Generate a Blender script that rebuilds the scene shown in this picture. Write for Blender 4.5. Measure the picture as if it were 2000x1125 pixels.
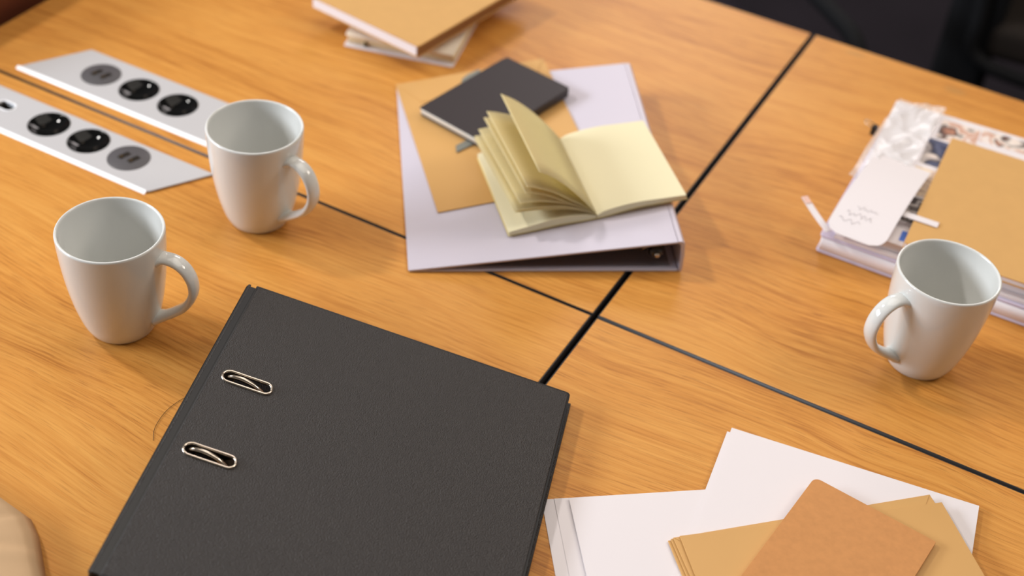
import bpy, bmesh, math, random
from math import sin, cos, radians as Rd, pi, sqrt
from mathutils import Matrix, Vector
from mathutils import noise as mnoise

for o in list(bpy.data.objects):
    bpy.data.objects.remove(o)
scene = bpy.context.scene
COL = scene.collection
TZ = 0.75                      # height of the table top

# ------------------------------------------------------------------ camera
RM = ((0.87665157, -0.36205936, 0.31685175),
      (0.47462649, 0.54291006, -0.69280471),
      (0.07881443, 0.75773458, 0.64778592))
cd = bpy.data.cameras.new('camera')
cam = bpy.data.objects.new('camera', cd)
COL.objects.link(cam)
M4 = Matrix(RM).to_4x4()
M4.translation = Vector((0.33579655, -0.92753181, 0.85907709 + TZ))
cam.matrix_world = M4
cd.sensor_width = 36.0
cd.lens = 2706.3 / 2000 * 36
cd.clip_start = 0.05
cd.dof.use_dof = True
cd.dof.focus_distance = 1.14
cd.dof.aperture_fstop = 3.3
scene.camera = cam

# ------------------------------------------------------------------ light
scene.view_settings.view_transform = 'Standard'
scene.view_settings.look = 'None'
scene.view_settings.gamma = 1
scene.view_settings.use_curve_mapping = False
scene.view_settings.exposure = -0.12

w = bpy.data.worlds.new('room_light')
scene.world = w
w.use_nodes = True
bg = w.node_tree.nodes['Background']
bg.inputs[0].default_value = (1.0, 0.93, 0.88, 1)
bg.inputs[1].default_value = 0.14


def area(name, loc, target, sx, sy, power, color, shape='RECTANGLE'):
    l = bpy.data.lights.new(name, 'AREA')
    l.shape = shape
    l.size = sx
    if shape in ('RECTANGLE', 'ELLIPSE'):
        l.size_y = sy
    l.energy = power
    l.color = color
    o = bpy.data.objects.new(name, l)
    COL.objects.link(o)
    o.location = loc
    d = Vector(target) - Vector(loc)
    o.rotation_euler = d.to_track_quat('-Z', 'Y').to_euler()
    return o


def polar(az, el, dist, base=(0, 0, TZ)):
    a, e = Rd(az), Rd(el)
    return (base[0] + dist * cos(e) * cos(a), base[1] + dist * cos(e) * sin(a), base[2] + dist * sin(e))


# strong round lamp light from the left, ceiling panels, a bright window far behind
area('round_lamp_light', polar(188, 48, 3.2, (-.3, 0, TZ)), (-.3, 0, TZ), 0.28, 0.28, 42, (1.0, 0.96, 0.92), 'DISK')
area('window_light', polar(210, 21, 3.4, (-.2, 0, TZ)), (-.2, 0, TZ), 1.9, 0.7, 128, (0.84, 0.91, 1.0))
area('ceiling_panel_light', (0.2, 0.5, 3.0), (0.15, 0.2, TZ), 2.4, 2.0, 31, (1.0, 0.91, 0.81))
area('ceiling_panel_light_side', (1.7, 1.3, 2.7), (0.1, 0.2, TZ), 0.9, 0.6, 20, (1.0, 0.90, 0.79))
area('far_window_light', (-1.5, 4.2, 3.0), (-.2, 0.4, TZ), 1.3, 1.1, 40, (1.0, 0.90, 0.88))



# ------------------------------------------------------------------ materials
def new_mat(name):
    m = bpy.data.materials.new(name)
    m.use_nodes = True
    nt = m.node_tree
    b = nt.nodes['Principled BSDF']
    return m, nt, b


def srgb(r, g, b):
    def f(c):
        c /= 255.0
        return c / 12.92 if c <= 0.04045 else ((c + 0.055) / 1.055) ** 2.4
    return (f(r), f(g), f(b), 1)


def plain(name, col, rough=0.5, metal=0.0, bump=0.0, bscale=200, spec=0.5, var=0.0, vscale=30, coat=0.0, stretch=(1, 1, 1), transl=0.0):
    m, nt, b = new_mat(name)
    b.inputs['Base Color'].default_value = col
    b.inputs['Roughness'].default_value = rough
    b.inputs['Metallic'].default_value = metal
    b.inputs['Specular IOR Level'].default_value = spec
    b.inputs['Coat Weight'].default_value = coat
    tc = nt.nodes.new('ShaderNodeTexCoord')
    mp = nt.nodes.new('ShaderNodeMapping')
    mp.inputs['Scale'].default_value = stretch
    nt.links.new(tc.outputs['Object'], mp.inputs['Vector'])
    if bump:
        n = nt.nodes.new('ShaderNodeTexNoise')
        n.inputs['Scale'].default_value = bscale
        n.inputs['Detail'].default_value = 4
        nt.links.new(mp.outputs[0], n.inputs['Vector'])
        bp = nt.nodes.new('ShaderNodeBump')
        bp.inputs['Strength'].default_value = bump
        bp.inputs['Distance'].default_value = 0.001
        nt.links.new(n.outputs['Fac'], bp.inputs['Height'])
        nt.links.new(bp.outputs[0], b.inputs['Normal'])
    if var:
        n = nt.nodes.new('ShaderNodeTexNoise')
        n.inputs['Scale'].default_value = vscale
        n.inputs['Detail'].default_value = 5
        nt.links.new(mp.outputs[0], n.inputs['Vector'])
        mx = nt.nodes.new('ShaderNodeMix')
        mx.data_type = 'RGBA'
        mx.inputs[6].default_value = tuple(c * (1 - var) for c in col[:3]) + (1,)
        mx.inputs[7].default_value = tuple(min(1, c * (1 + var)) for c in col[:3]) + (1,)
        nt.links.new(n.outputs['Fac'], mx.inputs[0])
        nt.links.new(mx.outputs[2], b.inputs['Base Color'])
    if transl:
        t = nt.nodes.new('ShaderNodeBsdfTranslucent')
        t.inputs[0].default_value = col
        ms = nt.nodes.new('ShaderNodeMixShader')
        ms.inputs[0].default_value = transl
        out = nt.nodes['Material Output']
        nt.links.new(b.outputs[0], ms.inputs[1])
        nt.links.new(t.outputs[0], ms.inputs[2])
        nt.links.new(ms.outputs[0], out.inputs['Surface'])
    return m


def wood_mat(name, seed, spots=(), light=(0.68, 0.325, 0.073), mid=(0.59, 0.250, 0.047), dark=(0.38, 0.13, 0.019)):
    m, nt, b = new_mat(name)
    N, L = nt.nodes.new, nt.links.new
    tc = N('ShaderNodeTexCoord')
    off = N('ShaderNodeMapping')
    off.inputs['Location'].default_value = (seed * 3.7, seed * 1.9, seed)
    L(tc.outputs['Object'], off.inputs['Vector'])
    # gentle warp so the grain wanders
    wn = N('ShaderNodeTexNoise'); wn.inputs['Scale'].default_value = 2.2; wn.inputs['Detail'].default_value = 2
    L(off.outputs[0], wn.inputs['Vector'])
    sub = N('ShaderNodeVectorMath'); sub.operation = 'SUBTRACT'; sub.inputs[1].default_value = (.5, .5, .5)
    L(wn.outputs['Color'], sub.inputs[0])
    sc = N('ShaderNodeVectorMath'); sc.operation = 'MULTIPLY'; sc.inputs[1].default_value = (0.1, 0.13, 0)
    L(sub.outputs[0], sc.inputs[0])
    add = N('ShaderNodeVectorMath'); add.operation = 'ADD'
    L(off.outputs[0], add.inputs[0]); L(sc.outputs[0], add.inputs[1])

    def noise(scale, stretch, detail=4, rough=0.55):
        mp = N('ShaderNodeMapping'); mp.inputs['Scale'].default_value = stretch
        L(add.outputs[0], mp.inputs['Vector'])
        n = N('ShaderNodeTexNoise'); n.inputs['Scale'].default_value = scale
        n.inputs['Detail'].default_value = detail; n.inputs['Roughness'].default_value = rough
        L(mp.outputs[0], n.inputs['Vector'])
        return n.outputs['Fac']

    broad = noise(1.0, (1.1, 9.0, 1), 3)
    # cathedral rings: sine of a stretched noise field
    field = noise(1.0, (0.9, 7.5, 1), 1.5, 0.4)
    mul = N('ShaderNodeMath'); mul.operation = 'MULTIPLY'; mul.inputs[1].default_value = 75
    L(field, mul.inputs[0])
    sn = N('ShaderNodeMath'); sn.operation = 'SINE'; L(mul.outputs[0], sn.inputs[0])
    ring = N('ShaderNodeMapRange'); ring.inputs['From Min'].default_value = -1; ring.inputs['From Max'].default_value = 1
    L(sn.outputs[0], ring.inputs['Value'])
    rp = N('ShaderNodeMath'); rp.operation = 'POWER'; rp.inputs[1].default_value = 4.0
    L(ring.outputs[0], rp.inputs[0])
    fine = noise(1.0, (9, 330, 1), 5, 0.65)
    pores = noise(1.0, (34, 900, 1), 2, 0.5)

    def mrange(v, a, bb, c, d):
        r = N('ShaderNodeMapRange')
        r.inputs['From Min'].default_value = a; r.inputs['From Max'].default_value = bb
        r.inputs['To Min'].default_value = c; r.inputs['To Max'].default_value = d
        L(v, r.inputs['Value']); return r.outputs[0]

    def madd(x, y, op='ADD'):
        q = N('ShaderNodeMath'); q.operation = op; L(x, q.inputs[0])
        if isinstance(y, float): q.inputs[1].default_value = y
        else: L(y, q.inputs[1])
        return q.outputs[0]
    v = madd(mrange(broad, .3, .7, .04, .36), mrange(rp.outputs[0], 0, 1, 0, .17))
    v = madd(v, mrange(fine, .36, .66, -.04, .48))
    cr = N('ShaderNodeValToRGB')
    cr.color_ramp.elements[0].position = 0.08; cr.color_ramp.elements[0].color = light + (1,)
    cr.color_ramp.elements[1].position = 1.0; cr.color_ramp.elements[1].color = dark + (1,)
    e = cr.color_ramp.elements.new(0.55); e.color = mid + (1,)
    L(v, cr.inputs[0])
    pm = mrange(pores, .55, .68, 0, .62)
    pm2 = madd(pm, mrange(broad, .35, .65, .35, 1.0), 'MULTIPLY')
    mx = N('ShaderNodeMix'); mx.data_type = 'RGBA'
    mx.inputs[7].default_value = (0.27, 0.085, 0.015, 1)
    L(pm2, mx.inputs[0]); L(cr.outputs[0], mx.inputs[6])
    col_out = mx.outputs[2]
    for (sx, sy, rx, ry) in spots:            # dull rub marks on the surface
        q = N('ShaderNodeMapping'); q.vector_type = 'TEXTURE'
        q.inputs['Location'].default_value = (sx, sy, 0); q.inputs['Scale'].default_value = (rx, ry, 1)
        L(tc.outputs['Object'], q.inputs['Vector'])
        ln = N('ShaderNodeVectorMath'); ln.operation = 'LENGTH'
        fl = N('ShaderNodeVectorMath'); fl.operation = 'MULTIPLY'; fl.inputs[1].default_value = (1, 1, 0)
        L(q.outputs[0], fl.inputs[0]); L(fl.outputs[0], ln.inputs[0])
        f = mrange(ln.outputs['Value'], .5, 1.0, .45, 0)
        m2 = N('ShaderNodeMix'); m2.data_type = 'RGBA'; m2.inputs[7].default_value = (0.40, 0.22, 0.07, 1)
        L(f, m2.inputs[0]); L(col_out, m2.inputs[6]); col_out = m2.outputs[2]
    L(col_out, b.inputs['Base Color'])
    b.inputs['Roughness'].default_value = 0.42
    b.inputs['Specular IOR Level'].default_value = 0.30
    bp = N('ShaderNodeBump'); bp.inputs['Strength'].default_value = 0.06; bp.inputs['Distance'].default_value = 0.0005
    L(fine, bp.inputs['Height']); L(bp.outputs[0], b.inputs['Normal'])
    return m


def leather_mat(name, col, rough=0.48, scale=1000, strength=0.7):
    m, nt, b = new_mat(name)
    N, L = nt.nodes.new, nt.links.new
    tc = N('ShaderNodeTexCoord')
    v = N('ShaderNodeTexVoronoi'); v.inputs['Scale'].default_value = scale
    v.feature = 'F1'
    L(tc.outputs['Object'], v.inputs['Vector'])
    n = N('ShaderNodeTexNoise'); n.inputs['Scale'].default_value = 7; n.inputs['Detail'].default_value = 3
    L(tc.outputs['Object'], n.inputs['Vector'])
    bp = N('ShaderNodeBump'); bp.inputs['Strength'].default_value = strength; bp.inputs['Distance'].default_value = 0.0010
    bp.invert = True
    L(v.outputs['Distance'], bp.inputs['Height']); L(bp.outputs[0], b.inputs['Normal'])
    mr = N('ShaderNodeMapRange'); mr.inputs['To Min'].default_value = rough - .08; mr.inputs['To Max'].default_value = rough + .12
    L(n.outputs['Fac'], mr.inputs['Value']); L(mr.outputs[0], b.inputs['Roughness'])
    b.inputs['Base Color'].default_value = col
    return m


M = {}
M['wood1'] = wood_mat('oak_laminate_a', 1.0)
M['wood2'] = wood_mat('oak_laminate_b', 2.3)
M['wood3'] = wood_mat('oak_laminate_c', 3.1, spots=((-.345, .302, .016, .006), (-.216, .292, .017, .009)))
M['wood4'] = wood_mat('oak_laminate_d', 4.7)
M['band'] = plain('black_edge_band', (0.012, 0.009, 0.008, 1), 0.5)
M['leg_metal'] = plain('dark_powder_coat', (0.03, 0.03, 0.032, 1), 0.4)
M['carpet'] = plain('dark_carpet', (0.020, 0.016, 0.020, 1), 0.95, bump=0.6, bscale=300, var=.25, vscale=4, spec=.1)
M['porcelain'] = plain('white_porcelain', (0.71, 0.71, 0.68, 1), 0.10, spec=0.55, coat=0.25)
M['aluminium'] = plain('satin_aluminium_paint', (0.51, 0.495, 0.50, 1), 0.45, bump=0.02, bscale=900)
M['alu_edge'] = plain('aluminium_edge_painted_glare', (0.95, 0.95, 0.97, 1), 0.3)  # near-white diffuse colour stands in for the bright reflection on the metal edge
M['socket_black'] = plain('glossy_black_plastic', (0.004, 0.004, 0.004, 1), 0.05, spec=0.22)
M['socket_rim'] = plain('black_plastic_ring', (0.018, 0.017, 0.018, 1), 0.3)
M['grey_plastic'] = plain('dark_grey_plastic', (0.085, 0.078, 0.082, 1), 0.45)
M['port'] = plain('port_black', (0.02, 0.015, 0.011, 1), 0.3)
M['brass'] = plain('port_contact_brass', (0.25, 0.16, 0.07, 1), 0.35, metal=0.8)
M['black_leather'] = leather_mat('black_grained_cover', (0.031, 0.026, 0.024, 1))
M['black_edge'] = plain('black_cover_edge', (0.007, 0.007, 0.008, 1), 0.32)
M['chrome'] = plain('nickel_plated_steel', (0.62, 0.54, 0.45, 1), 0.2, metal=1.0)
M['white_vinyl'] = plain('white_vinyl', (0.585, 0.54, 0.615, 1), 0.4, bump=0.05, bscale=500)
M['dark_lining'] = plain('grey_binder_lining', (0.20, 0.17, 0.18, 1), 0.5)
M['paper'] = plain('white_paper', (0.77, 0.715, 0.725, 1), 0.7, spec=.25, bump=0.02, bscale=900)
M['paper_edge'] = plain('white_page_edges', (0.86, 0.82, 0.85, 1), 0.8, spec=.2, bump=.1, bscale=60, stretch=(1, 1, 60))
M['cream'] = plain('cream_pages', (0.80, 0.66, 0.42, 1), 0.75, spec=.2)
M['cream_cover'] = plain('cream_white_card', (0.84, 0.74, 0.60, 1), 0.6, spec=.25)
M['yellow'] = plain('pale_yellow_paper', (0.815, 0.742, 0.50, 1), 0.75, spec=.15, transl=.0)
M['yellow_page'] = plain('pale_yellow_leaf', (0.89, 0.815, 0.54, 1), 0.75, spec=.15, transl=.62)
M['yellow_edge'] = plain('yellow_page_edges', (0.78, 0.62, 0.25, 1), 0.8, spec=.15, bump=.3, bscale=60, stretch=(1, 1, 60))
M['kraft'] = plain('kraft_paper', (0.61, 0.345, 0.118, 1), 0.6, spec=.3, var=.05, vscale=60, bump=.08, bscale=600)
M['kraft_env'] = plain('kraft_envelope_paper', (0.61, 0.34, 0.115, 1), 0.42, spec=.4, var=.05, vscale=14, bump=.03, bscale=500)
M['kraft_light'] = plain('kraft_flap_paper', (0.61, 0.345, 0.118, 1), 0.42, spec=.4, var=.03, vscale=20)
M['kraft_dark'] = plain('kraft_card', (0.56, 0.255, 0.088, 1), 0.7, spec=.25, var=.14, vscale=170, bump=.1, bscale=700)
M['kraft_side'] = plain('brown_book_edge', (0.27, 0.12, 0.04, 1), 0.6)
M['nb_black'] = plain('black_soft_cover', (0.030, 0.022, 0.023, 1), 0.5, bump=.05, bscale=600)
M['page_white'] = plain('notebook_page_edges', (0.78, 0.74, 0.66, 1), 0.8, spec=.2, bump=.3, bscale=60, stretch=(1, 1, 60))
M['grey_ribbon'] = plain('grey_green_ribbon', (0.20, 0.20, 0.17, 1), 0.55)
M['linen'] = plain('beige_cloth', (0.50, 0.325, 0.18, 1), 0.85, spec=.2, bump=.1, bscale=900)
M['brown_leather'] = plain('red_brown_leather', (0.12, 0.028, 0.010, 1), 0.5, var=.3, vscale=12, bump=.2, bscale=90)
M['chair_black'] = plain('black_fabric', (0.006, 0.006, 0.007, 1), 0.8, spec=.2)
M['chair_grey'] = plain('dark_brown_fabric', (0.018, 0.013, 0.010, 1), 0.9, spec=.2)
M['chair_purple'] = plain('dark_aubergine_fabric', (0.020, 0.015, 0.022, 1), 0.9, spec=.2)
M['hair'] = plain('dark_hair', (0.01, 0.006, 0.004, 1), 0.4)
M['ink'] = plain('grey_ink', (0.42, 0.40, 0.42, 1), 0.7)
M['green'] = plain('light_green_tape', (0.45, 0.62, 0.20, 1), 0.6)
M['olive'] = plain('olive_brown_tab', (0.10, 0.08, 0.03, 1), 0.6)
M['pink'] = plain('pale_pink_end', (0.78, 0.50, 0.42, 1), 0.6)
M['lav'] = plain('lavender_white_board', (0.62, 0.56, 0.70, 1), 0.45)


def film_mat():
    m, nt, b = new_mat('clear_crumpled_film')
    N, L = nt.nodes.new, nt.links.new
    b.inputs['Base Color'].default_value = (0.88, 0.86, 0.86, 1)
    b.inputs['Roughness'].default_value = 0.16
    tr = N('ShaderNodeBsdfTransparent')
    ms = N('ShaderNodeMixShader'); ms.inputs[0].default_value = 0.48
    L(tr.outputs[0], ms.inputs[1]); L(b.outputs[0], ms.inputs[2])
    L(ms.outputs[0], nt.nodes['Material Output'].inputs['Surface'])
    return m


M['film'] = film_mat()


def photo_mat(name, cols, scale, seed):
    """a printed photograph: soft blocks of colour"""
    m, nt, b = new_mat(name)
    N, L = nt.nodes.new, nt.links.new
    tc = N('ShaderNodeTexCoord')
    mp = N('ShaderNodeMapping'); mp.inputs['Location'].default_value = (seed, seed * 2, 0)
    L(tc.outputs['Object'], mp.inputs['Vector'])
    n = N('ShaderNodeTexNoise'); n.inputs['Scale'].default_value = scale
    n.inputs['Detail'].default_value = 1.5; n.inputs['Distortion'].default_value = 0.8
    L(mp.outputs[0], n.inputs['Vector'])
    cr = N('ShaderNodeValToRGB')
    k = len(cols)
    el = cr.color_ramp.elements
    el[0].position = 0.30; el[0].color = srgb(*cols[0])
    el[1].position = 0.70; el[1].color = srgb(*cols[-1])
    for i in range(1, k - 1):
        e = el.new(0.30 + 0.40 * i / (k - 1)); e.color = srgb(*cols[i])
    L(n.outputs['Fac'], cr.inputs[0])
    L(cr.outputs[0], b.inputs['Base Color'])
    b.inputs['Roughness'].default_value = 0.35
    return m


M['photo_skin'] = photo_mat('print_skin_and_white', [(235, 222, 215), (205, 155, 130), (238, 225, 215), (70, 55, 55), (190, 135, 110)], 45, 1.3)
M['photo_navy'] = photo_mat('print_navy_clothes', [(25, 28, 50), (60, 65, 95), (95, 100, 125), (40, 40, 60), (230, 215, 205)], 38, 4.1)
M['photo_cream'] = photo_mat('print_cream_lights', [(190, 160, 140), (245, 225, 195), (215, 190, 175), (250, 240, 225)], 60, 7.7)
M['photo_dark'] = photo_mat('print_dark_stripes', [(30, 28, 30), (120, 110, 105), (45, 40, 45), (215, 205, 200), (70, 65, 65)], 75, 9.2)
M['photo_blue'] = plain('print_blue', srgb(85, 125, 215), 0.35)


# ------------------------------------------------------------------ helpers
def tag(o, label=None, cat=None, group=None, kind=None):
    if label: o['label'] = label
    if cat: o['category'] = cat
    if group: o['group'] = group
    if kind: o['kind'] = kind
    return o


def empty(name, mat, label, cat, group=None):
    o = bpy.data.objects.new(name, None)
    o.empty_display_size = 0.02
    COL.objects.link(o)
    o.matrix_world = mat
    tag(o, label, cat, group)
    return o


def frame(x, y, z, ang=0.0, tilt=0.0):
    """local frame: x axis at ang degrees, raised by tilt degrees; mm in, table top = 0"""
    th, al = Rd(ang), Rd(tilt)
    u = Vector((cos(th) * cos(al), sin(th) * cos(al), sin(al)))
    v = Vector((-sin(th), cos(th), 0))
    n = u.cross(v)
    m = Matrix((u, v, n)).transposed().to_4x4()
    m.translation = Vector((x / 1000, y / 1000, z / 1000 + TZ))
    return m


def link(name, me, mat, parent=None, smooth=False, matrix=None, label=None):
    o = bpy.data.objects.new(name, me)
    COL.objects.link(o)
    if mat is not None:
        me.materials.append(mat)
    if smooth:
        for p in me.polygons: p.use_smooth = True
    if parent is not None:
        o.parent = parent
    if matrix is not None:
        o.matrix_local = matrix
    if label:
        o['label'] = label
    return o


class MB:
    def __init__(s):
        s.v, s.f = [], []

    def add(s, vs, fs):
        k = len(s.v)
        s.v += [tuple(q) for q in vs]
        s.f += [tuple(i + k for i in f) for f in fs]
        return s

    def box(s, x0, x1, y0, y1, z0, z1):
        vs = [(x, y, z) for z in (z0, z1) for y in (y0, y1) for x in (x0, x1)]
        return s.add(vs, [(0, 2, 3, 1), (4, 5, 7, 6), (0, 1, 5, 4), (2, 6, 7, 3), (0, 4, 6, 2), (1, 3, 7, 5)])

    def prism(s, pts, z0, z1):
        n = len(pts)
        vs = [(x, y, z0) for x, y in pts] + [(x, y, z1) for x, y in pts]
        fs = [tuple(range(n))[::-1], tuple(range(n, 2 * n))]
        fs += [(i, (i + 1) % n, (i + 1) % n + n, i + n) for i in range(n)]
        return s.add(vs, fs)

    def extrude_xz(s, prof, y0, y1):
        """closed profile in (x,z) pushed from y0 to y1"""
        n = len(prof)
        vs = [(x, y0, z) for x, z in prof] + [(x, y1, z) for x, z in prof]
        fs = [tuple(range(n)), tuple(range(n, 2 * n))[::-1]]
        fs += [(i + n, (i + 1) % n + n, (i + 1) % n, i) for i in range(n)]
        return s.add(vs, fs)

    def lathe(s, prof, n=64, close=False):
        m = len(prof)
        vs = []
        for r, z in prof:
            for j in range(n):
                a = 2 * pi * j / n
                vs.append((r * cos(a), r * sin(a), z))
        fs = []
        for i in range(m - 1 + (1 if close else 0)):
            i2 = (i + 1) % m
            for j in range(n):
                j2 = (j + 1) % n
                fs.append((i * n + j, i * n + j2, i2 * n + j2, i2 * n + j))
        if not close:
            if prof[0][0] > 1e-6: fs.append(tuple(range(n))[::-1])
            if prof[-1][0] > 1e-6: fs.append(tuple(range((m - 1) * n, m * n)))
        return s.add(vs, fs)

    def tube(s, pts, r, n=12, sx=1.0, sy=1.0, up=(0, 1, 0), closed=False):
        pts = [Vector(p) for p in pts]
        m = len(pts)
        vs = []
        for i, p in enumerate(pts):
            if closed:
                t = pts[(i + 1) % m] - pts[(i - 1) % m]
            else:
                t = pts[min(i + 1, m - 1)] - pts[max(i - 1, 0)]
            t.normalize()
            a = Vector(up)
            a = (a - t * a.dot(t)).normalized()
            b = t.cross(a)
            rr = r[i] if isinstance(r, (list, tuple)) else r
            for j in range(n):
                th = 2 * pi * j / n
                vs.append(p + a * (rr * sx * cos(th)) + b * (rr * sy * sin(th)))
        fs = []
        for i in range(m if closed else m - 1):
            i2 = (i + 1) % m
            for j in range(n):
                j2 = (j + 1) % n
                fs.append((i * n + j, i * n + j2, i2 * n + j2, i2 * n + j))
        if not closed:
            fs.append(tuple(range(n))[::-1]); fs.append(tuple(range((m - 1) * n, m * n)))
        return s.add(vs, fs)

    def grid(s, fn, nx, ny, thick=None):
        """surface fn(a,b)->(x,y,z), a,b in 0..1; thick gives a closed slab below it"""
        top = [fn(i / nx, j / ny) for j in range(ny + 1) for i in range(nx + 1)]
        W = nx + 1
        fs = [(j * W + i, j * W + i + 1, (j + 1) * W + i + 1, (j + 1) * W + i) for j in range(ny) for i in range(nx)]
        if thick is None:
            return s.add(top, fs)
        K = len(top)
        bot = [(p[0], p[1], p[2] - thick) for p in top]
        fb = [tuple(q + K for q in f)[::-1] for f in fs]
        ring = [i for i in range(W)] + [j * W + nx for j in range(1, ny + 1)] + [ny * W + i for i in range(nx - 1, -1, -1)] + [j * W for j in range(ny - 1, 0, -1)]
        fr = [(ring[k + 1 if k + 1 < len(ring) else 0], ring[k], ring[k] + K, ring[k + 1 if k + 1 < len(ring) else 0] + K) for k in range(len(ring))]
        return s.add(top + bot, fs + fb + fr)

    def build(s, name, mat, parent=None, smooth=False, matrix=None, label=None, bevel=0, bseg=2, sub=0, recalc=True, auto=None):
        me = bpy.data.meshes.new(name)
        me.from_pydata(s.v, [], s.f)
        if recalc:
            bm = bmesh.new(); bm.from_mesh(me)
            bmesh.ops.recalc_face_normals(bm, faces=bm.faces)
            bm.to_mesh(me); bm.free()
        me.update()
        o = link(name, me, mat, parent, smooth, matrix, label)
        if auto is not None:
            me.set_sharp_from_angle(angle=Rd(auto))
        if bevel:
            md = o.modifiers.new('bevel', 'BEVEL'); md.width = bevel; md.segments = bseg
            md.limit_method = 'ANGLE'; md.angle_limit = Rd(35)
        if sub:
            md = o.modifiers.new('subdivision', 'SUBSURF'); md.levels = sub; md.render_levels = sub
        return o


def round_rect(x0, y0, x1, y1, r, n=6):
    """r: one radius or four (from x0,y0 counter-clockwise)"""
    rs = r if isinstance(r, (list, tuple)) else (r,) * 4
    pts = []
    for (cx, cy, a0), rr in zip(((x0, y0, 180), (x1, y0, 270), (x1, y1, 0), (x0, y1, 90)), rs):
        ccx = cx + (rr if cx == x0 else -rr); ccy = cy + (rr if cy == y0 else -rr)
        if rr <= 0:
            pts.append((cx, cy)); continue
        for i in range(n + 1):
            a = Rd(a0 + 90 * i / n)
            pts.append((ccx + rr * cos(a), ccy + rr * sin(a)))
    return pts


def circle(cx, cy, r, n=48):
    return [(cx + r * cos(2 * pi * i / n), cy + r * sin(2 * pi * i / n)) for i in range(n)]


def plate_mesh(name, loops, z0, z1, bevel=0.0):
    """flat plate with holes: the first loop is the outline"""
    cu = bpy.data.curves.new(name, 'CURVE')
    cu.dimensions = '2D'; cu.fill_mode = 'BOTH'
    for lp in loops:
        sp = cu.splines.new('POLY'); sp.points.add(len(lp) - 1)
        for i, (x, y) in enumerate(lp): sp.points[i].co = (x, y, 0, 1)
        sp.use_cyclic_u = True
    half = (z1 - z0) / 2
    cu.extrude = max(half - bevel, 1e-5)
    if bevel:
        cu.bevel_depth = bevel; cu.bevel_resolution = 2; cu.offset = -bevel
    o = bpy.data.objects.new(name + '_tmp', cu)
    COL.objects.link(o)
    dg = bpy.context.evaluated_depsgraph_get()
    dg.update()
    me = bpy.data.meshes.new_from_object(o.evaluated_get(dg))
    bpy.data.objects.remove(o); bpy.data.curves.remove(cu)
    me.transform(Matrix.Translation((0, 0, (z0 + z1) / 2)))
    me.materials.clear()
    me.name = name
    # weld
    bm = bmesh.new(); bm.from_mesh(me)
    bmesh.ops.remove_doubles(bm, verts=bm.verts, dist=1e-6)
    bmesh.ops.recalc_face_normals(bm, faces=bm.faces)
    bm.to_mesh(me); bm.free()
    return me


def plate(name, loops, z0, z1, mat, parent=None, bevel=0.0, matrix=None, label=None):
    return link(name, plate_mesh(name, loops, z0, z1, bevel), mat, parent, False, matrix, label)


def mm(pts):
    return [tuple(c / 1000 for c in p) for p in pts]


# ------------------------------------------------------------------ setting
me = MB().box(-5, 5, -4, 7, -0.05, 0).build('floor', M['carpet'])
tag(me, kind='structure')

# power panels: outlines in mm (x, y)
SL = 37.0      # slant of the ends
low_panel = [(-757, -84), (-460.5, -84), (-460.5 + 35, -24), (-757 + 35, -24)]
up_panel = [(-725, 17), (-437, 17), (-437 + 40, 89), (-725 + 40, 89)]


def shrink(poly, d):
    cx = sum(p[0] for p in poly) / 4; cy = sum(p[1] for p in poly) / 4
    return [(x + (d * 2.0 if x < cx else -d * 2.0), y + (d if y < cy else -d)) for x, y in poly]


def desk(name, x0, x1, y0, y1, hole, wood, label):
    """a table: origin at floor under its centre; mm"""
    cx, cy = (x0 + x1) / 2, (y0 + y1) / 2
    root = empty(name, Matrix.Translation((cx / 1000, cy / 1000, 0)), label, 'table', 'meeting tables pushed together')
    loc = lambda pts: mm([(x - cx, y - cy) for x, y in pts])
    outer = loc([(x0 + 1, y0 + 1), (x1 - 1, y0 + 1), (x1 - 1, y1 - 1), (x0 + 1, y1 - 1)])
    loops = [outer]
    if hole: loops.append(loc(hole))
    plate('tabletop', loops, TZ - 0.025, TZ, wood, root, bevel=0.0006)
    # edge band: a ring around the top
    o2 = loc([(x0, y0), (x1, y0), (x1, y1), (x0, y1)])
    plate('edge_band', [o2, outer], TZ - 0.0252, TZ - 0.0004, M['band'], root)
    hx, hy = (x1 - x0) / 2000 - 0.06, (y1 - y0) / 2000 - 0.06
    for sx in (-1, 1):
        for sy in (-1, 1):
            MB().box(sx * hx - .03, sx * hx + .03, sy * hy - .03, sy * hy + .03, 0.0, TZ - 0.0655).build('leg', M['leg_metal'], root, bevel=.003)
    fr = MB()
    for sy in (-1, 1): fr.box(-hx - .03, hx + .03, sy * hy - .02, sy * hy + .02, TZ - .065, TZ - .0256)
    for sx in (-1, 1): fr.box(sx * hx - .02, sx * hx + .02, -hy + .0205, hy - .0205, TZ - .065, TZ - .0256)
    fr.build('frame', M['leg_metal'], root)
    return root


desk('meeting_table', -806, -2.6, 1.2, 637, shrink(up_panel, 4), M['wood1'],
     'oak laminate table on the far left, with the farther power panel let in')
desk('meeting_table', -806, -2.9, -798, -1.2, shrink(low_panel, 4), M['wood2'],
     'oak laminate table at front left, under the black lever arch file')
desk('meeting_table', 2.6, 806, 1.8, 637, None, M['wood3'],
     'oak laminate table on the far right, under the magazine pile')
desk('meeting_table', 2.9, 806, -798, -1.8, None, M['wood4'],
     'oak laminate table at front right, under the loose white sheets')

# ------------------------------------------------------------------ power panels


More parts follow.
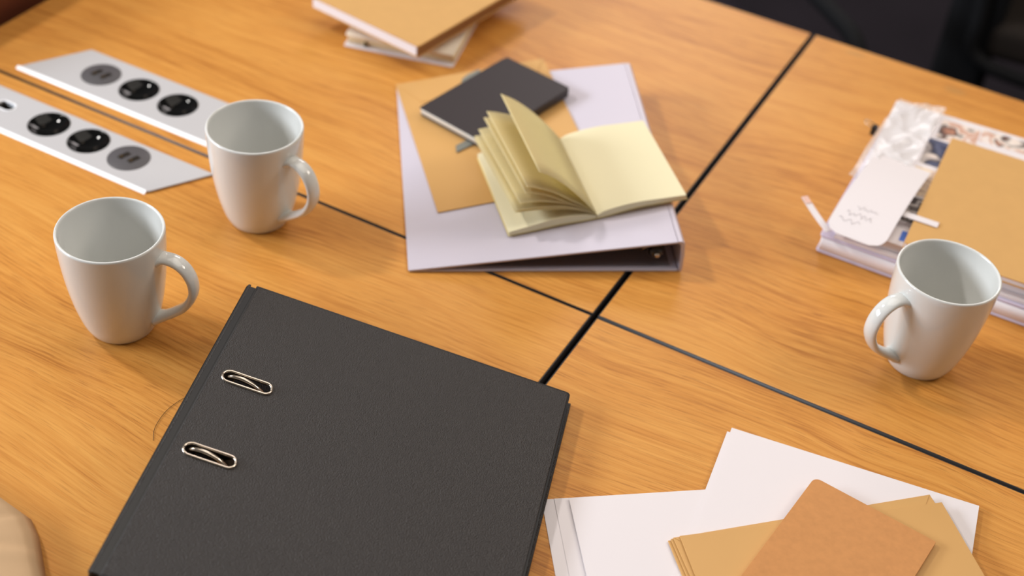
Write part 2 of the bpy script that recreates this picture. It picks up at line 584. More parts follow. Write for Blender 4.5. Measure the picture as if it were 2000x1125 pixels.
def panel(poly, sockets, usb, hole, label):
    cx = sum(p[0] for p in poly) / 4; cy = sum(p[1] for p in poly) / 4
    root = empty('power_panel', Matrix.Translation((cx / 1000, cy / 1000, TZ)), label, 'power socket', 'power panels let into the tables')
    L = lambda pts: mm([(x - cx, y - cy) for x, y in pts])
    loops = [L(poly)]
    for c in sockets + usb: loops.append(mm(circle(c[0] - cx, c[1] - cy, 22.0)))
    loops.append(mm(round_rect(hole[0] - cx - 12, hole[1] - cy - 8, hole[0] - cx + 12, hole[1] - cy + 8, 7)))
    plate('cover_plate', loops, 0.0008, 0.0026, M['aluminium'], root, bevel=0.0005)
    # rolled lip along the side towards the viewer, its reflection put into the white
    x0, y0 = poly[0][0] - cx, poly[0][1] - cy
    x1 = poly[1][0] - cx
    lip = MB()
    prof = [(-4.2, 0.15), (-3.2, 1.6), (-1.6, 2.5), (0.0, 2.75), (0.0, 0.15)]
    n = len(prof)
    vs = [((x0 - 2) / 1000, (y0 + a) / 1000, b / 1000) for a, b in prof] + [((x1 - 2) / 1000, (y0 + a) / 1000, b / 1000) for a, b in prof]
    lip.add(vs, [tuple(range(n)), tuple(range(n, 2 * n))[::-1]] + [(i, (i + 1) % n, (i + 1) % n + n, i + n) for i in range(n)])
    lip.build('front_lip', M['alu_edge'], root, label='rolled front edge with its bright reflection painted white')
    for (sx, sy) in sockets:
        mt = Matrix.Translation(((sx - cx) / 1000, (sy - cy) / 1000, 0))
        prof = [(0.0217, 0.0024), (0.0217, 0.0031), (0.0206, 0.0033), (0.0197, 0.0026)]
        Rs, k = 0.032, 10
        zc = 0.0026 + sqrt(Rs ** 2 - 0.0197 ** 2)
        for i in range(1, k + 1):
            r = 0.0197 * (1 - i / k)
            prof.append((r, zc - sqrt(Rs ** 2 - r * r)))
        zb = zc - Rs - 0.0015
        prof += [(0.0217, zb)]
        s = MB().lathe([(p[0], p[1]) for p in prof] , 48, close=True).build('socket', M['socket_black'], root, smooth=True, matrix=mt, auto=50)
        # two round pin holes and the earth clips
        zb2 = zc - Rs
        for dx in (-.0095, .0095):
            zz = zc - sqrt(Rs ** 2 - 0.0095 ** 2)
            MB().lathe([(0, zz - .0006), (.0027, zz - .0006), (.0027, zz + .0002), (0, zz + .0002)], 12).build('pin_hole', M['port'], s, matrix=Matrix.Translation((dx, 0, 0)))
        zc2 = zc - sqrt(Rs ** 2 - .0165 ** 2)
        for sg in (-1, 1):
            MB().box(-.0018, .0018, sg * .0165 - .0006, sg * .0165 + .0006, zc2 - .0002, zc2 + .0016).build('earth_clip', M['socket_black'], s)
    for (sx, sy) in usb:
        mt = Matrix.Translation(((sx - cx) / 1000, (sy - cy) / 1000, 0))
        us = MB().lathe([(0, -.004), (.0218, -.004), (.0218, .0028), (.0210, .0032), (0, .0032)], 48).build('usb_disc', M['grey_plastic'], root, smooth=True, matrix=mt, auto=40)
        for dx in (-.0062, .0062):
            p_ = MB().box(-.0030, .0030, -.0068, .0068, .0033, .0038).build('usb_port', M['port'], us, matrix=Matrix.Translation((dx, 0, 0)) @ Matrix.Rotation(Rd(-14), 4, 'Z'), bevel=.0003)
            MB().box(-.0006, .0006, -.0050, -.0010, .00385, .0042).build('contact_tongue', M['brass'], us, matrix=Matrix.Translation((dx, 0, 0)) @ Matrix.Rotation(Rd(-14), 4, 'Z'))
    hm = Matrix.Translation(((hole[0] - cx) / 1000, (hole[1] - cy) / 1000, 0))
    outer = mm(round_rect(-11.9, -7.9, 11.9, 7.9, 6.9))
    inner = mm(round_rect(-10.3, -6.3, 10.3, 6.3, 5.6))
    plate('cable_port', [outer, inner], .0009, .0029, M['alu_edge'], root, bevel=.0003, matrix=hm)
    plate('port_sleeve', [outer, inner], -.0115, .0007, M['port'], root, matrix=hm)
    plate('port_floor', [outer], -.0130, -.0118, M['port'], root, matrix=hm)
    # steel tray under the plate
    inn = shrink(poly, 6)
    MB().prism(L(inn), -.024, -.0225).build('tray', M['leg_metal'], root)
    return root


panel(low_panel, [(-620.2, -51), (-566.6, -51)], [(-513.2, -51)], (-681, -50),
      'slanted aluminium power panel nearest the front, its slanted end beside the middle mug')
panel(up_panel, [(-587.9, 54.5), (-534.6, 54.5)], [(-641.2, 54.5)], (-474, 54.5),
      'slanted aluminium power panel farther back, its far end hidden by the middle mug')


# ------------------------------------------------------------------ mugs
def smooth_path(pts, k=6):
    """Catmull-Rom through points"""
    P = [Vector(p) for p in pts]
    P = [P[0] * 2 - P[1]] + P + [P[-1] * 2 - P[-2]]
    out = []
    for i in range(1, len(P) - 2):
        for j in range(k):
            t = j / k
            a, b, c, d = P[i - 1], P[i], P[i + 1], P[i + 2]
            out.append(0.5 * ((2 * b) + (c - a) * t + (2 * a - 5 * b + 4 * c - d) * t * t + (3 * b - a - 3 * c + d) * t ** 3))
    out.append(P[-2])
    return out


def make_mug(x, y, az, label):
    root = empty('mug', frame(x, y, 0.3, az), label, 'mug', 'white mugs on the tables')
    outp = [(0, 2.2), (24.5, 2.2), (25.6, 0.4), (27.4, 0.4), (28.8, 1.4), (30.8, 5), (33.4, 11), (36.0, 20), (38.6, 31), (40.8, 43), (42.7, 56), (44.2, 70), (45.3, 84), (46.0, 97), (46.2, 105.2),
            (46.05, 107.2), (45.3, 108.2), (44.3, 108.2), (43.5, 107.3), (43.2, 105.2), (42.8, 97), (42.0, 84), (40.8, 70), (39.2, 56), (37.1, 43), (34.6, 31), (31.6, 20), (28.2, 12.5), (24.0, 8.3), (16, 6.4), (0, 6.0)]
    body = smooth_path([(r, z, 0) for r, z in outp], 3)
    prof = [(max(p.x, 0) / 1000, p.y / 1000) for p in body]
    prof[0] = (0, prof[0][1]); prof[-1] = (0, prof[-1][1])
    b = MB().lathe(prof, 96).build('cup_body', M['porcelain'], root, smooth=True)
    path = smooth_path([(42.5, 0, 88), (50, 0, 90.5), (59, 0, 89.5), (67, 0, 84), (72.5, 0, 74), (73.8, 0, 62), (70.5, 0, 51), (63.5, 0, 40), (53.5, 0, 31), (44, 0, 24), (35.5, 0, 19)], 6)
    n = len(path)
    rad = []
    for i in range(n):
        t = i / (n - 1)
        rad.append(1.0 + 0.45 * max(0, 1 - t / 0.12) ** 2 + 0.35 * max(0, (t - .86) / .14) ** 2)
    h = MB()
    h.tube([p / 1000 for p in path], [0.0042 * q for q in rad], 20, sx=1.85, sy=0.92)
    h.build('handle', M['porcelain'], root, smooth=True)
    return root


make_mug(-354.2, -247.8, 13, 'white porcelain mug at the left, handle to the right, nearest the black file')
make_mug(-347.1, -53.5, -8, 'white porcelain mug standing at the ends of the power panels')
make_mug(281.4, 111.5, -125, 'white porcelain mug on the right, in front of the magazine pile, handle to the left')

# ------------------------------------------------------------------ black lever arch file
KF = frame(-241.9, -202.0, 67.4, 16.7, -10.4)            # top cover plane: x from spine, -y along the spine
root = empty('lever_arch_file', frame(-241.9, -202.0, 0.3, 16.7), 'large black grained lever arch file lying on the front left table', 'binder')
inv = root.matrix_world.inverted()
topm = inv @ KF
W_, H_ = 0.2905, 0.320
slots = []
for yy in (-0.1093, -0.1915):
    slots.append(mm(round_rect(14.6, yy * 1000 - 5.8, 55.6, yy * 1000 + 5.8, 5.8)))
cov = plate('front_cover', [mm(round_rect(5.0, -319.4, 289.6, -.9, (.5, 3, 3, .5)))] + slots, -0.0026, 0.0, M['black_leather'], root, bevel=.0009, matrix=topm)
plate('cover_edge', [mm(round_rect(4.0, -320.4, 291.2, .6, (1, 3.6, 3.6, 1))), mm(round_rect(5.1, -319.3, 289.7, -1.0, (.5, 3, 3, .5)))], -0.0024, -0.0006, M['black_edge'], root, matrix=topm)
MB().box(-0.0, 0.288, -0.320, 0.0, 0.0, 0.0027).build('back_cover', M['black_leather'], root, bevel=.0008)
# rounded spine
sp = MB()
prof = []
for i in range(9):
    t = i / 8
    a = pi * t
    prof.append((-0.0035 - 0.0045 * sin(a), 0.0 + 0.0668 * t))
inn = [(x + 0.0026, z) for x, z in prof][::-1]
sp.extrude_xz(prof + inn, -0.320, 0.0)
sp.build('spine', M['black_leather'], root, smooth=True, auto=40, bevel=.0006)
sj = MB(); sj.box(-.0042, .0047, -.320, -.002, -.0032, -.0007)
sj.build('spine_hinge', M['black_edge'], root, matrix=topm, bevel=.001)
for yy in (-0.1093, -0.1915):
    ce = 0.0351
    path = [(x, y, 0.0005) for x, y in round_rect(ce - .0207, yy - .0060, ce + .0207, yy + .0060, .0060, 8)]
    MB().tube(path, 0.0012, 10, up=(0, 0, 1), closed=True).build('slot_rim', M['chrome'], root, smooth=True, matrix=topm, label='pale metal rim around a ring slot')
    arc = smooth_path([(ce - .0190, yy + .0012, -.014), (ce - .0178, yy + .0012, -.0052), (ce - .0130, yy + .0012, -.0006), (ce - .0050, yy + .0010, .0008), (ce + .0040, yy + .0006, -.0008),
                       (ce + .0110, yy, -.0045), (ce + .0150, yy, -.0095), (ce + .0160, yy, -.0220)], 5)
    MB().tube(arc, 0.0020, 12, up=(0, 1, 0)).build('ring', M['chrome'], root, smooth=True, matrix=topm, label='nickel ring arch showing in the slot')
mech = MB()
mech.box(.012, .062, -.215, -.085, .0031, .0065)
mech.build('ring_plate', M['chrome'], root, bevel=.001)
for yy in (-0.1093, -0.1915):
    for xx in (.017, .050):
        MB().lathe([(.0, .0066), (.0022, .0066), (.0022, .036), (0, .036)], 12).build('ring_post', M['chrome'], root, smooth=True, matrix=Matrix.Translation((xx, yy, 0)), auto=40)
lev = MB()
lev.tube([(.022, -.150, .0095), (.04, -.150, .020), (.060, -.150, .026), (.085, -.150, .022)], .0026, 10)
lev.build('lever', M['chrome'], root, smooth=True)

# ------------------------------------------------------------------ white ring binder
BW = frame(-180, -43, 3, 34, 7.7)
root = empty('ring_binder', frame(-180, -43, 0.3, 34), 'white ring binder lying across the table joint, open spine end towards the front', 'binder')
inv = root.matrix_world.inverted()
topm = inv @ BW
plate('front_cover', [mm(round_rect(0, -2, 262, 324, (3, 1, 1, 3)))], -0.0024, 0.0, M['white_vinyl'], root, bevel=.0008, matrix=topm)
MB().box(0.001, .2650, -.0015, .3235, 0.0, 0.0024).build('back_cover', M['white_vinyl'], root, bevel=.0008)
sp = MB()
prof = [(.2658, .0000), (.2680, .0006), (.2690, .0030), (.2686, .0200), (.2668, .0350), (.2640, .0378), (.2600, .0377), (.2600, .0353), (.2630, .0340), (.2655, .0200), (.2658, .0035)]
sp.extrude_xz(prof, -.0015, .3235)
sp.build('spine', M['white_vinyl'], root, smooth=True, auto=40)
MB().box(.035, .2575, .004, .318, .0027, .0036).build('lining', M['dark_lining'], root)
rail = MB(); rail.extrude_xz([(.232, .0046), (.236, .0085), (.240, .0100), (.246, .0100), (.250, .0085), (.254, .0046)], .026, .295)
rail.build('ring_rail', M['chrome'], root, bevel=.0006)
for yy in (.060, .130, .200, .270):
    pts = [(.243 + .0125 * cos(2 * pi * i / 28), yy, .0195 + .0108 * sin(2 * pi * i / 28)) for i in range(28)]
    MB().tube(pts, .0016, 8, up=(0, 1, 0), closed=True).build('ring', M['chrome'], root, smooth=True)
MB().lathe([(0, .0106), (.0028, .0106), (.0020, .0122), (0, .0126)], 16).build('rivet', M['chrome'], root, smooth=True, matrix=Matrix.Translation((.2415, .0095, .0205)) @ Matrix.Rotation(Rd(90), 4, 'X'))
cap = MB(); cap.lathe([(0, 0), (.0058, 0), (.0078, .003), (.0062, .008), (.0030, .010), (.0, .0105)], 20)
cap.build('lever_cap', M['port'], root, smooth=True, matrix=Matrix.Translation((.2415, .0095, .0205)) @ Matrix.Rotation(Rd(90), 4, 'X'))


def on_cover(x, y, h, ang=0.0):
    """frame on the sloping white cover (mm)"""
    return BW @ Matrix.Translation((x / 1000, y / 1000, h / 1000)) @ Matrix.Rotation(Rd(ang), 4, 'Z')


# kraft envelope on the white binder
root = empty('envelope', on_cover(33.4, 81.3, 0.4, 8.0), 'brown kraft envelope on the white binder, under the black notebook', 'envelope')
MB().box(0, .173, 0, .246, 0, .0011).build('envelope_body', M['kraft_env'], root, bevel=.0003)
MB().add([(.001, .244, .0012), (.172, .244, .0012), (.150, .200, .0012), (.022, .200, .0012), (.001, .244, .0017), (.172, .244, .0017), (.150, .200, .0017), (.022, .200, .0017)],
         [(0, 1, 2, 3), (7, 6, 5, 4), (0, 4, 5, 1), (1, 5, 6, 2), (2, 6, 7, 3), (3, 7, 4, 0)]).build('flap', M['kraft_env'], root)

# grey strip beneath the black notebook
RIB = smooth_path([(59, 185, 0), (68, 191, 0), (86, 203, 0), (104, 224, 0), (108, 250, 0), (88, 285, 0), (74, 306, 0), (80, 320, 0), (96, 331, 0)], 4)
o = MB().grid(lambda a, b: ((lambda q: (q.x / 1000, q.y / 1000 + .0062 * (2 * b - 1), .0012))(RIB[int(round(a * (len(RIB) - 1)))])), len(RIB) - 1, 1, .0010).build('bookmark_strip', M['grey_ribbon'], None, matrix=on_cover(0, 0, 2.0, 0))
tag(o, 'grey strip under the black notebook, both ends sticking out', 'bookmark')

# black notebook
root = empty('notebook', on_cover(23.9, 255.5, 3.9, -50.5), 'small black soft-cover notebook on the kraft envelope', 'notebook')
# local x: short side towards the viewer-right, local y: long side
hw, hl, th = 100, 134.5, 9.6
plate('front_cover', [mm(round_rect(0, 0, hw, hl, (2, 3, 7, 7)))], th / 1000 - .0012, th / 1000, M['nb_black'], root, bevel=.0004)
plate('back_cover', [mm(round_rect(0, 0, hw, hl, (2, 3, 7, 7)))], 0, .0012, M['nb_black'], root, bevel=.0004)
plate('page_block', [mm(round_rect(.8, .8, hw - 1.4, hl - .8, (1, 2, 6, 6)))], .0013, th / 1000 - .0013, M['page_white'], root)
sp = MB(); sp.prism(mm([(0.2, hl - .4), (hw - 3, hl - .4), (hw - 3, hl + .9), (0.2, hl + .9)]), .0006, th / 1000 - .0006)
sp.build('spine', M['nb_black'], root, bevel=.0004)
sp = MB(); sp.prism(mm([(hw - 1.0, 2.5), (hw + .6, 2.5), (hw + .6, hl - 4), (hw - 1.0, hl - 4)]), .0006, th / 1000 - .0006)
sp.build('cover_wrap', M['nb_black'], root, bevel=.0004)

# pale yellow notepad lying open (local x: to the right of the fold, y along the fold)
root = empty('notepad', on_cover(189, 44, 1.4, 8.5), 'small pale yellow notepad lying open on the white binder, leaves fanned up', 'notepad')
LEN = .137


def leaf(name, prof, mat, y0=0.0, y1=LEN, thick=.0004, skew=0.0, lift=0.0):
    P_ = smooth_path([(a / 1000, 0, b / 1000) for a, b in prof], 5)
    m = MB()
    n = len(P_) - 1

    def fn(a, b):
        q = P_[min(n, int(round(a * n)))]
        t = a * a
        return (q.x - skew * t * b, y0 + (y1 - y0) * b, q.z + lift * t * b)
    m.grid(fn, n, 6)
    o = m.build(name, mat, root, smooth=True, recalc=False)
    md = o.modifiers.new('thickness', 'SOLIDIFY'); md.thickness = thick; md.offset = 0
    return o


def block(name, top, bottom, mat, y0=0.0, y1=LEN):
    T_ = smooth_path([(a / 1000, 0, b / 1000) for a, b in top], 5)
    B_ = smooth_path([(a / 1000, 0, b / 1000) for a, b in bottom], 5)
    m = MB(); m.extrude_xz([(q.x, q.z) for q in T_] + [(q.x, q.z) for q in B_][::-1], y0, y1)
    o = m.build(name, mat, root, smooth=True, auto=30)
    return o


block('page_block', [(0.5, 5.0), (12, 9.3), (39.5, 11.6), (68, 9.8), (93.2, 8.0)], [(0.5, 1.6), (12, 2.2), (40, 5.0), (68, 4.6), (93.4, 3.0)], M['yellow'])
block('page_block', [(-0.5, 5.0), (-14, 8.8), (-39, 10.8), (-65, 8.5), (-89, 6.0)], [(-0.5, 1.6), (-14, 1.8), (-39, 2.9), (-65, 1.9), (-89, 1.8)], M['yellow'])
leaf('cover', [(94.5, 2.4), (68, 3.6), (40, 4.0), (12, 1.4), (0, .9), (-14, 1.0), (-39, 2.0), (-65, 1.2), (-90, 1.0)], M['yellow_edge'], thick=.0006)
leaf('leaf', [(0, 6.3), (-12, 25), (-27.8, 46), (-43, 62), (-55.8, 71.3)], M['yellow_page'], skew=.004, lift=.003)
leaf('leaf', [(0, 6.0), (-11, 18), (-25.7, 29.6), (-42, 43), (-59.2, 52.6), (-68.4, 56.6)], M['yellow_page'], skew=.0075)
leaf('leaf', [(0, 5.8), (-12, 16), (-28, 27), (-45, 38.5), (-61, 47.0), (-70.5, 49.5)], M['yellow_page'], skew=.009)
leaf('leaf', [(0, 5.6), (-12, 16), (-28, 26), (-53.8, 35.2), (-68, 37.6), (-76.3, 38.3)], M['yellow_page'], skew=.0098, lift=-.002, thick=.0007)
leaf('leaf', [(0, 5.3), (-13, 14.5), (-30, 22.5), (-43.9, 26), (-62, 29.0), (-80.9, 30.6)], M['yellow_page'], skew=.0098, lift=-.002, thick=.0009)
leaf('leaf', [(0, 5.3), (-13, 13.5), (-30, 20.3), (-45, 23.6), (-62, 26.6), (-81.5, 28.4)], M['yellow_page'], skew=.0098, lift=-.002)

# ------------------------------------------------------------------ book pile at the top
root = empty('notebook', frame(-330, 299.5, 0.3, 14.5), 'cream-paged white notebook under the thick kraft notebook', 'notebook')
# local -x to the left, +y away
plate('back_cover', [mm(round_rect(-134, 0, 0, 190, 3))], 0, .002, M['paper'], root, bevel=.0006)
plate('page_block', [mm(round_rect(-131, 7, -1, 188, 1))], .0022, .0125, M['cream'], root)
plate('front_cover', [mm(round_rect(-133, 2.5, -1, 189, 4))], .0127, .0157, M['cream_cover'], root, bevel=.0008)
MB().box(-.1105, -.1075, .0035, .0066, .0022, .0085).build('dark_tab', M['olive'], root, bevel=.0008)
root = empty('booklet', frame(-468, 291, 16.6, -5), 'thin white booklet between the kraft notebook and the cream-paged one', 'booklet')
MB().box(0, .098, 0, .140, 0, .0055).build('page_block', M['paper'], root, bevel=.0015)
MB().box(-.001, .0990, -.0008, .1405, .0057, .0068).build('cover', M['paper'], root, bevel=.0005)
root = empty('notebook', frame(-355, 260, 24.0, -8.3), 'thick kraft-covered notebook with white pages on top of the far pile', 'notebook')
plate('front_cover', [mm(round_rect(-163, 0, 0, 220, 3))], .0138, .0158, M['kraft'], root, bevel=.0006)
plate('back_cover', [mm(round_rect(-163, 0, 0, 220, 3))], 0, .002, M['kraft'], root, bevel=.0006)
MB().box(-.162, -.0028, .0006, .217, .0021, .0137).build('page_block', M['paper_edge'], root)
MB().box(-.0026, -.0002, .0008, .219, .0021, .0137).build('spine', M['kraft_side'], root, bevel=.0006)

# ------------------------------------------------------------------ magazine pile on the right
root = empty('folder', frame(146, 214, 0.3, 0.8), 'thick lavender-white folder at the bottom of the pile behind the right mug', 'folder')
plate('back_cover', [mm(round_rect(0, 0, 330, 262, 4))], 0, .003, M['lav'], root, bevel=.001)
plate('page_block', [mm(round_rect(2, .6, 328, 260, 2))], .0032, .0180, M['paper_edge'], root)
plate('front_cover', [mm(round_rect(0, 1, 330, 262, 4))], .0182, .0212, M['lav'], root, bevel=.001)


def sheet(name, fx, w_, h_, mat, t=.0003, curl=None, parent=None, nx=10, ny=10):
    """thin paper slab; local x 0..w, y -h..0 (mm)"""
    m = MB()

    def fn(a, b):
        x, y = w_ * a / 1000, -h_ * (1 - b) / 1000
        return (x, y, t + (curl(a, b) if curl else 0))
    m.grid(fn, nx, ny, t)
    return m.build(name, mat, parent, matrix=fx)


o = sheet('leaflet', frame(153, 482, 21.9, 1.5), 322, 266, M['paper'], .0030)
tag(o, 'white leaflet directly on the lavender-white folder', 'paper')
root = empty('magazine', frame(143, 486.5, 25.6, 3.2), 'picture magazine showing around the kraft notebook behind the right mug', 'magazine')
MB().grid(lambda a, b: (.32 * a, -.266 * (1 - b), .0095), 10, 10, .0095).build('page_block', M['paper'], root)
# photographs printed on its open page (local x right, y negative towards the viewer)
pics = [((56, -52), (42, 42), 'photo_skin'), ((100, -32), (70, 26), 'photo_skin'), ((172, -32), (100, 26), 'photo_dark'),
        ((50, -110), (34, 54), 'photo_navy'), ((48, -172), (32, 54), 'photo_cream'), ((40, -224), (42, 48), 'photo_dark'),
        ((12, -250), (26, 18), 'photo_skin'), ((62, -258), (12, 18), 'photo_blue')]
for (px, py), (pw, ph), mk in pics:
    MB().box(px / 1000, (px + pw) / 1000, (py - 0) / 1000, (py + ph) / 1000 - .0006, .00955, .0097).build('picture', M[mk], root)

root = empty('notebook', frame(226, 219, 37.0, 0.8), 'kraft-covered notebook on top of the magazine behind the right mug', 'notebook')
M_ = Matrix.Rotation(Rd(1.2), 4, 'Z')
plate('front_cover', [mm(round_rect(0, 0, 160, 214, 3))], .0060, .0074, M['kraft'], root, bevel=.0005, matrix=M_)
plate('back_cover', [mm(round_rect(0, 0, 160, 214, 3))], 0, .0014, M['kraft'], root, bevel=.0005, matrix=M_)
MB().box(.001, .158, .001, .213, .0015, .0059).build('page_block', M['paper_edge'], root, matrix=M_)

# crumpled clear sleeve with a white card in it
random.seed(5)


def film_fn(a, b):
    x, y = 52 * a + 6 * b, 190 * b
    z = 0
    for k_, (fx, fy, am) in enumerate(((.020, .016, 9), (.045, .038, 4.0), (.10, .085, .7))):
        z += am * (1 - 2.2 * abs(mnoise.noise(Vector((x * fx + y * .4 * fy + k_ * 7, y * fy - x * .5 * fx, 3 + k_)))))
    return (x / 1000, y / 1000, max(.6, z * .55 + 1) / 1000)


film = MB().grid(film_fn, 40, 110).build('plastic_sleeve', M['film'], None, matrix=frame(143, 299, 36.0, 1), recalc=False)
tag(film, 'crumpled clear plastic sleeve along the left of the magazine', 'plastic sleeve')
root = empty('card_tag', frame(149, 203, 40.5, -1), 'white card with rounded end and faint handwriting, on the magazine', 'card')


def cardz(x, y):
    return .0075 * sin(pi * min(1, max(0, y / .155))) - .003 * max(0, 1 - y / .05) ** 2


def card_fn(a, b):
    y = .155 * b
    c = min(1, y / .016)
    half = .030 - .013 * (1 - sqrt(max(0, 1 - (1 - c) ** 2)))
    x = .031 + half * (2 * a - 1) + .004 * b
    return (x, y, .0012 + cardz(x, y))


crd = MB().grid(card_fn, 12, 44, .0006)
crd.build('card', M['paper'], root, smooth=False)
rs = random.Random(3)
for k, (yy, x0, n) in enumerate(((.020, .009, 4), (.030, .013, 5), (.042, .020, 4))):
    pts = []
    for i in range(n * 4):
        x = x0 + i * .0014 + rs.uniform(-.0009, .0009)
        y = yy + .0022 * sin(i * (1.1 + .5 * k)) + rs.uniform(-.0018, .0018)
        pts.append((x, y, .0016 + cardz(x, y)))
    MB().tube(pts, .00015, 6, up=(0, 0, 1)).build('handwriting', M['ink'], root)
# paper strips
s1 = MB().grid(lambda a, b: (.052 * a, .0075 * (b - .5), .0004 + .010 * (1 - a) ** 2 * .5), 12, 1, .0004).build('paper_strip', M['paper'], None, matrix=frame(116, 243, 33.0, -42))
tag(s1, 'narrow white paper strip sticking out left of the pile', 'paper strip')
MB().grid(lambda a, b: (.010 * a, .0062 * (b - .5), .0010 + .010 * (1 - a * .19) ** 2 * .5), 4, 1, .0003).build('strip_end', M['pink'], s1, label='pale pink end')
s2 = MB().box(0, .045, -.0045, .0045, 0, .0006).build('paper_strip', M['paper'], None, matrix=frame(203, 263, 45.2, 2))
tag(s2, 'narrow white paper strip crossing onto the kraft notebook', 'paper strip')
MB().box(-.0045, .004, -.005, .005, .0007, .0011).build('strip_end', M['green'], s2, label='light green end')
# small dark clip on the left side of the magazine
ck = empty('binder_clip', frame(138, 420, 26, 90), 'small dark clip on the left edge of the magazine', 'clip')
MB().extrude_xz([(-.006, .000), (-.005, .0065), (-.003, .0095), (.003, .0095), (.005, .0065), (.006, .000), (.0050, .000), (.0035, .0060), (-.0035, .0060), (-.005, .0)], -.003, .003).build('clip_body', M['port'], ck)
MB().tube([(-.004, .003, .009), (-.004, .010, .011), (0, .013, .012), (.004, .010, .011), (.004, .003, .009)], .0006, 8, up=(0, 0, 1)).build('clip_handle', M['chrome'], ck, smooth=True)

# ------------------------------------------------------------------ loose paper at the bottom right
sheets_left = [((62, -228.7), 35.6, 0.3, 'white sheet lowest of the left fan, its edge beside the black file'),
               ((70.5, -222.8), 35.9, 0.8, 'white sheet in the middle of the left fan of paper'),
               ((81.0, -217.5), 36.8, 2.9, 'white sheet on top of the left fan of paper')]
for (x, y), a, z, lb in sheets_left:
    o = sheet('paper_sheet', frame(x, y, z, a), 210, 297, M['paper'], .0003 if z < 2 else .0005)
    tag(o, lb, 'paper', 'white sheets at the front right')
sheets_c = [((164.2, -76.5), 7.2, 3.5, 'white sheet under the large one, its edges showing at the left and right corners'),
            ((166, -70.6), 7.9, 3.9, 'large white sheet on top of the loose paper, partly under the kraft envelopes')]
for (x, y), a, z, lb in sheets_c:
    o = sheet('paper_sheet', frame(x, y, z, a), 213 if z > 3 else 217, 297, M['paper'], .0003)
    tag(o, lb, 'paper', 'white sheets at the front right')


def envelope(x, y, ang, z, w_, h_, label, t=.0009, flap=True):
    root = empty('envelope', frame(x, y, z, ang), label, 'envelope', 'kraft envelopes at the front right')
    MB().box(0, w_ / 1000, -h_ / 1000, 0, 0, t).build('envelope_body', M['kraft_env'], root, bevel=.00025)
    # gummed flap folded over
    f = t + .0001
    fl = mm([(1, -.8), (w_ - 1, -.8), (w_ - 12, -13), (12, -13)])
    if flap: MB().prism(fl[::-1], f, f + .0002).build('flap', M['kraft_light'], root, label='paler folded flap')
    return root


envelope(168.5, -216.5, 42.0, 4.6, 229, 162, 'kraft envelope lowest of the fanned stack at front right')
envelope(170.0, -215.0, 43.0, 6.1, 228, 162, 'kraft envelope second from the bottom of the fanned stack')
envelope(171.5, -214.0, 43.6, 7.6, 229, 162, 'kraft envelope third from the bottom of the fanned stack')
envelope(175.6, -211.0, 41.0, 9.4, 229, 162, 'kraft envelope on top of the fanned stack, directly under the brown notebook', flap=False)

root = empty('notebook', frame(248.5, -96, 10.8, -7.0), 'brown kraft pocket notebook with rounded corner on the kraft envelopes', 'notebook')
plate('front_cover', [mm(round_rect(0, -148, 108, 0, (1, 1, 1.5, 6)))], .0030, .0036, M['kraft_dark'], root, bevel=.0002)
plate('page_block', [mm(round_rect(.4, -147.6, 107.2, -.4, (1, 1, 1.5, 6)))], .0008, .0029, M['kraft'], root)
plate('back_cover', [mm(round_rect(0, -148, 108, 0, (1, 1, 1.5, 6)))], 0, .0007, M['kraft_dark'], root, bevel=.0002)

# ------------------------------------------------------------------ small things
pts = smooth_path([(-.2401, -.3445, .0004), (-.2475, -.334, .0005), (-.2515, -.3205, .0006), (-.2525, -.307, .0006), (-.2495, -.292, .0005), (-.242, -.283, .0004)], 6)
o = MB().tube([(p.x, p.y, p.z + TZ) for p in pts], .00019, 6, up=(0, 0, 1)).build('hair_strand', M['hair'], None)
tag(o, 'single dark hair curled on the table beside the black file', 'hair')


def cloth_fn(a, b):
    # a runs along the upper hem from left to right, b from near to far
    hem = ((-440, -447), (-300, -458), (-263, -462), (-246, -472), (-220, -494), (-160, -540))
    q = a * 5
    k = min(4, int(q)); t = q - k
    hx = hem[k][0] * (1 - t) + hem[k + 1][0] * t; hy = hem[k][1] * (1 - t) + hem[k + 1][1] * t
    nx, ny = -470 + 260 * a, -700
    x = nx + (hx - nx) * b; y = ny + (hy - ny) * b
    edge = min(1, (1 - b) * 34) ** .4
    d1 = (x + 300) * .6 + (y + 500) * .8
    d2 = (x + 250) * .5 - (y + 490) * .87
    fold = 3.0 * sin(d1 * .05) - 2.2 * math.exp(-((d2 - 6) / 3.5) ** 2) + 1.8 * math.exp(-((d2 - 12) / 5) ** 2) - 2.0 * math.exp(-((d2 + 14 + .25 * d1) / 3) ** 2)
    hollow = 14 * math.exp(-(((x + 318) / 26) ** 2 + ((y + 530) / 18) ** 2))
    z = 2.2 + (12 + fold - hollow * .8) * edge
    return (x / 1000, y / 1000, z / 1000 + TZ)


o = MB().grid(cloth_fn, 40, 40).build('cloth', M['linen'], None, smooth=True, recalc=False)
md = o.modifiers.new('thickness', 'SOLIDIFY'); md.thickness = .0018; md.offset = 1
tag(o, 'folded beige cloth at the bottom left corner of the table', 'cloth')

# ------------------------------------------------------------------ chairs around the tables


def cushion(name, sx, sy, sz, mat, parent, matrix, r=.02):
    return MB().box(-sx / 2, sx / 2, -sy / 2, sy / 2, -sz / 2, sz / 2).build(name, mat, parent, matrix=matrix, bevel=r, bseg=4)


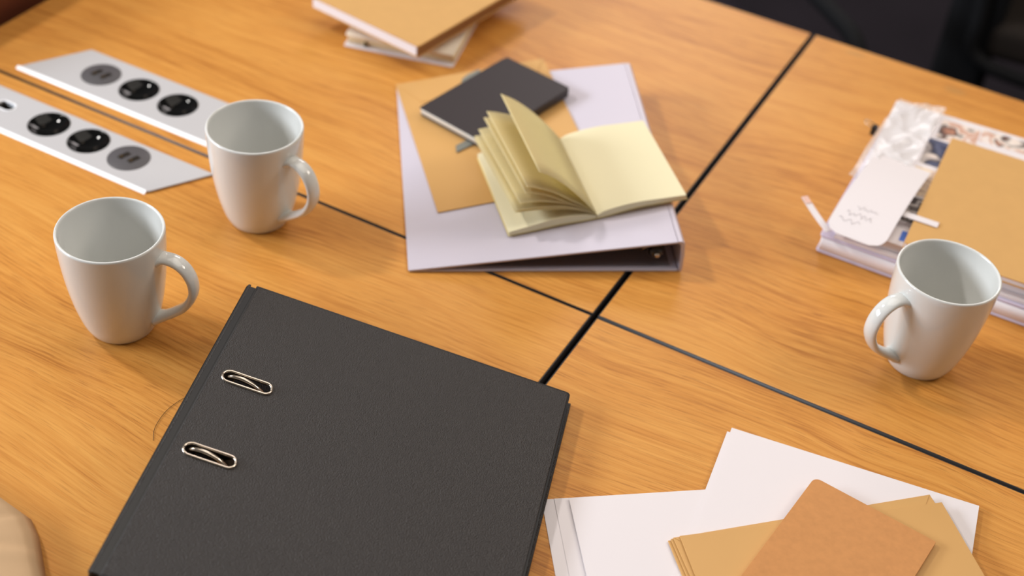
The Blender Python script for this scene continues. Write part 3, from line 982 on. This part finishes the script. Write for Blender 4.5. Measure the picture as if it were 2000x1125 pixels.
def chair(x, y, ang, seat_mat, back_mat, label, frame_r=.013, back_h=.46, back_t=.06, back_z=.62, arm=False, arm_h=.56, group=None):
    root = empty('conference_chair', Matrix.Translation((x, y, 0)) @ Matrix.Rotation(Rd(ang), 4, 'Z'), label, 'chair', group)
    cushion('seat', .46, .46, .07, seat_mat, root, Matrix.Translation((0, 0, .445)))
    cushion('backrest', back_t, .46, back_h, back_mat, root, Matrix.Translation((-.25, 0, back_z)))
    for s in (-1, 1):
        pts = smooth_path([(-.262, s * .236, .75), (-.245, s * .236, .50), (-.20, s * .236, .40), (.16, s * .236, .40), (.225, s * .236, .36), (.235, s * .236, .20), (.225, s * .236, .045), (.17, s * .236, frame_r), (-.22, s * .236, frame_r)], 5)
        MB().tube(pts, frame_r, 12, up=(0, 1, 0)).build('side_frame', M['chair_black'], root, smooth=True)
        if arm:
            pts = smooth_path([(-.25, s * .262, arm_h), (-.10, s * .265, arm_h + .005), (.10, s * .265, arm_h), (.17, s * .265, arm_h - .01), (.20, s * .264, arm_h - .05), (.195, s * .262, .42)], 5)
            MB().tube(pts, frame_r * 1.1, 12, up=(0, 1, 0)).build('armrest', M['chair_black'], root, smooth=True)
    MB().tube([(-.22, -.236, frame_r), (-.22, .236, frame_r)], frame_r * .95, 12, up=(0, 0, 1)).build('rear_bar', M['chair_black'], root, smooth=True)
    return root


chair(0.345, 1.60, 4, M['chair_grey'], M['chair_black'], 'black chair seen edge-on beyond the far edge of the right table', back_t=.095, back_h=.62, back_z=.56)
chair(-0.32, 0.93, -40, M['chair_purple'], M['chair_black'], 'dark armchair with black tube arms beyond the far table edge', arm=True)

# brown leather chair at the left end of the table
root = empty('leather_chair', Matrix.Translation((-1.16, 0.20, 0)), 'red-brown leather chair back just beyond the left table end', 'chair')
cushion('backrest', .085, .56, .46, M['brown_leather'], root, Matrix.Translation((.297, 0, .605)), r=.022)
cushion('seat', .50, .54, .11, M['brown_leather'], root, Matrix.Translation((0, 0, .42)), r=.03)
for sx in (-.2, .2):
    for sy in (-.2, .2):
        MB().lathe([(0, 0), (.016, 0), (.022, .363), (0, .363)], 16).build('leg', M['leg_metal'], root, smooth=True, matrix=Matrix.Translation((sx, sy, 0)), auto=40)
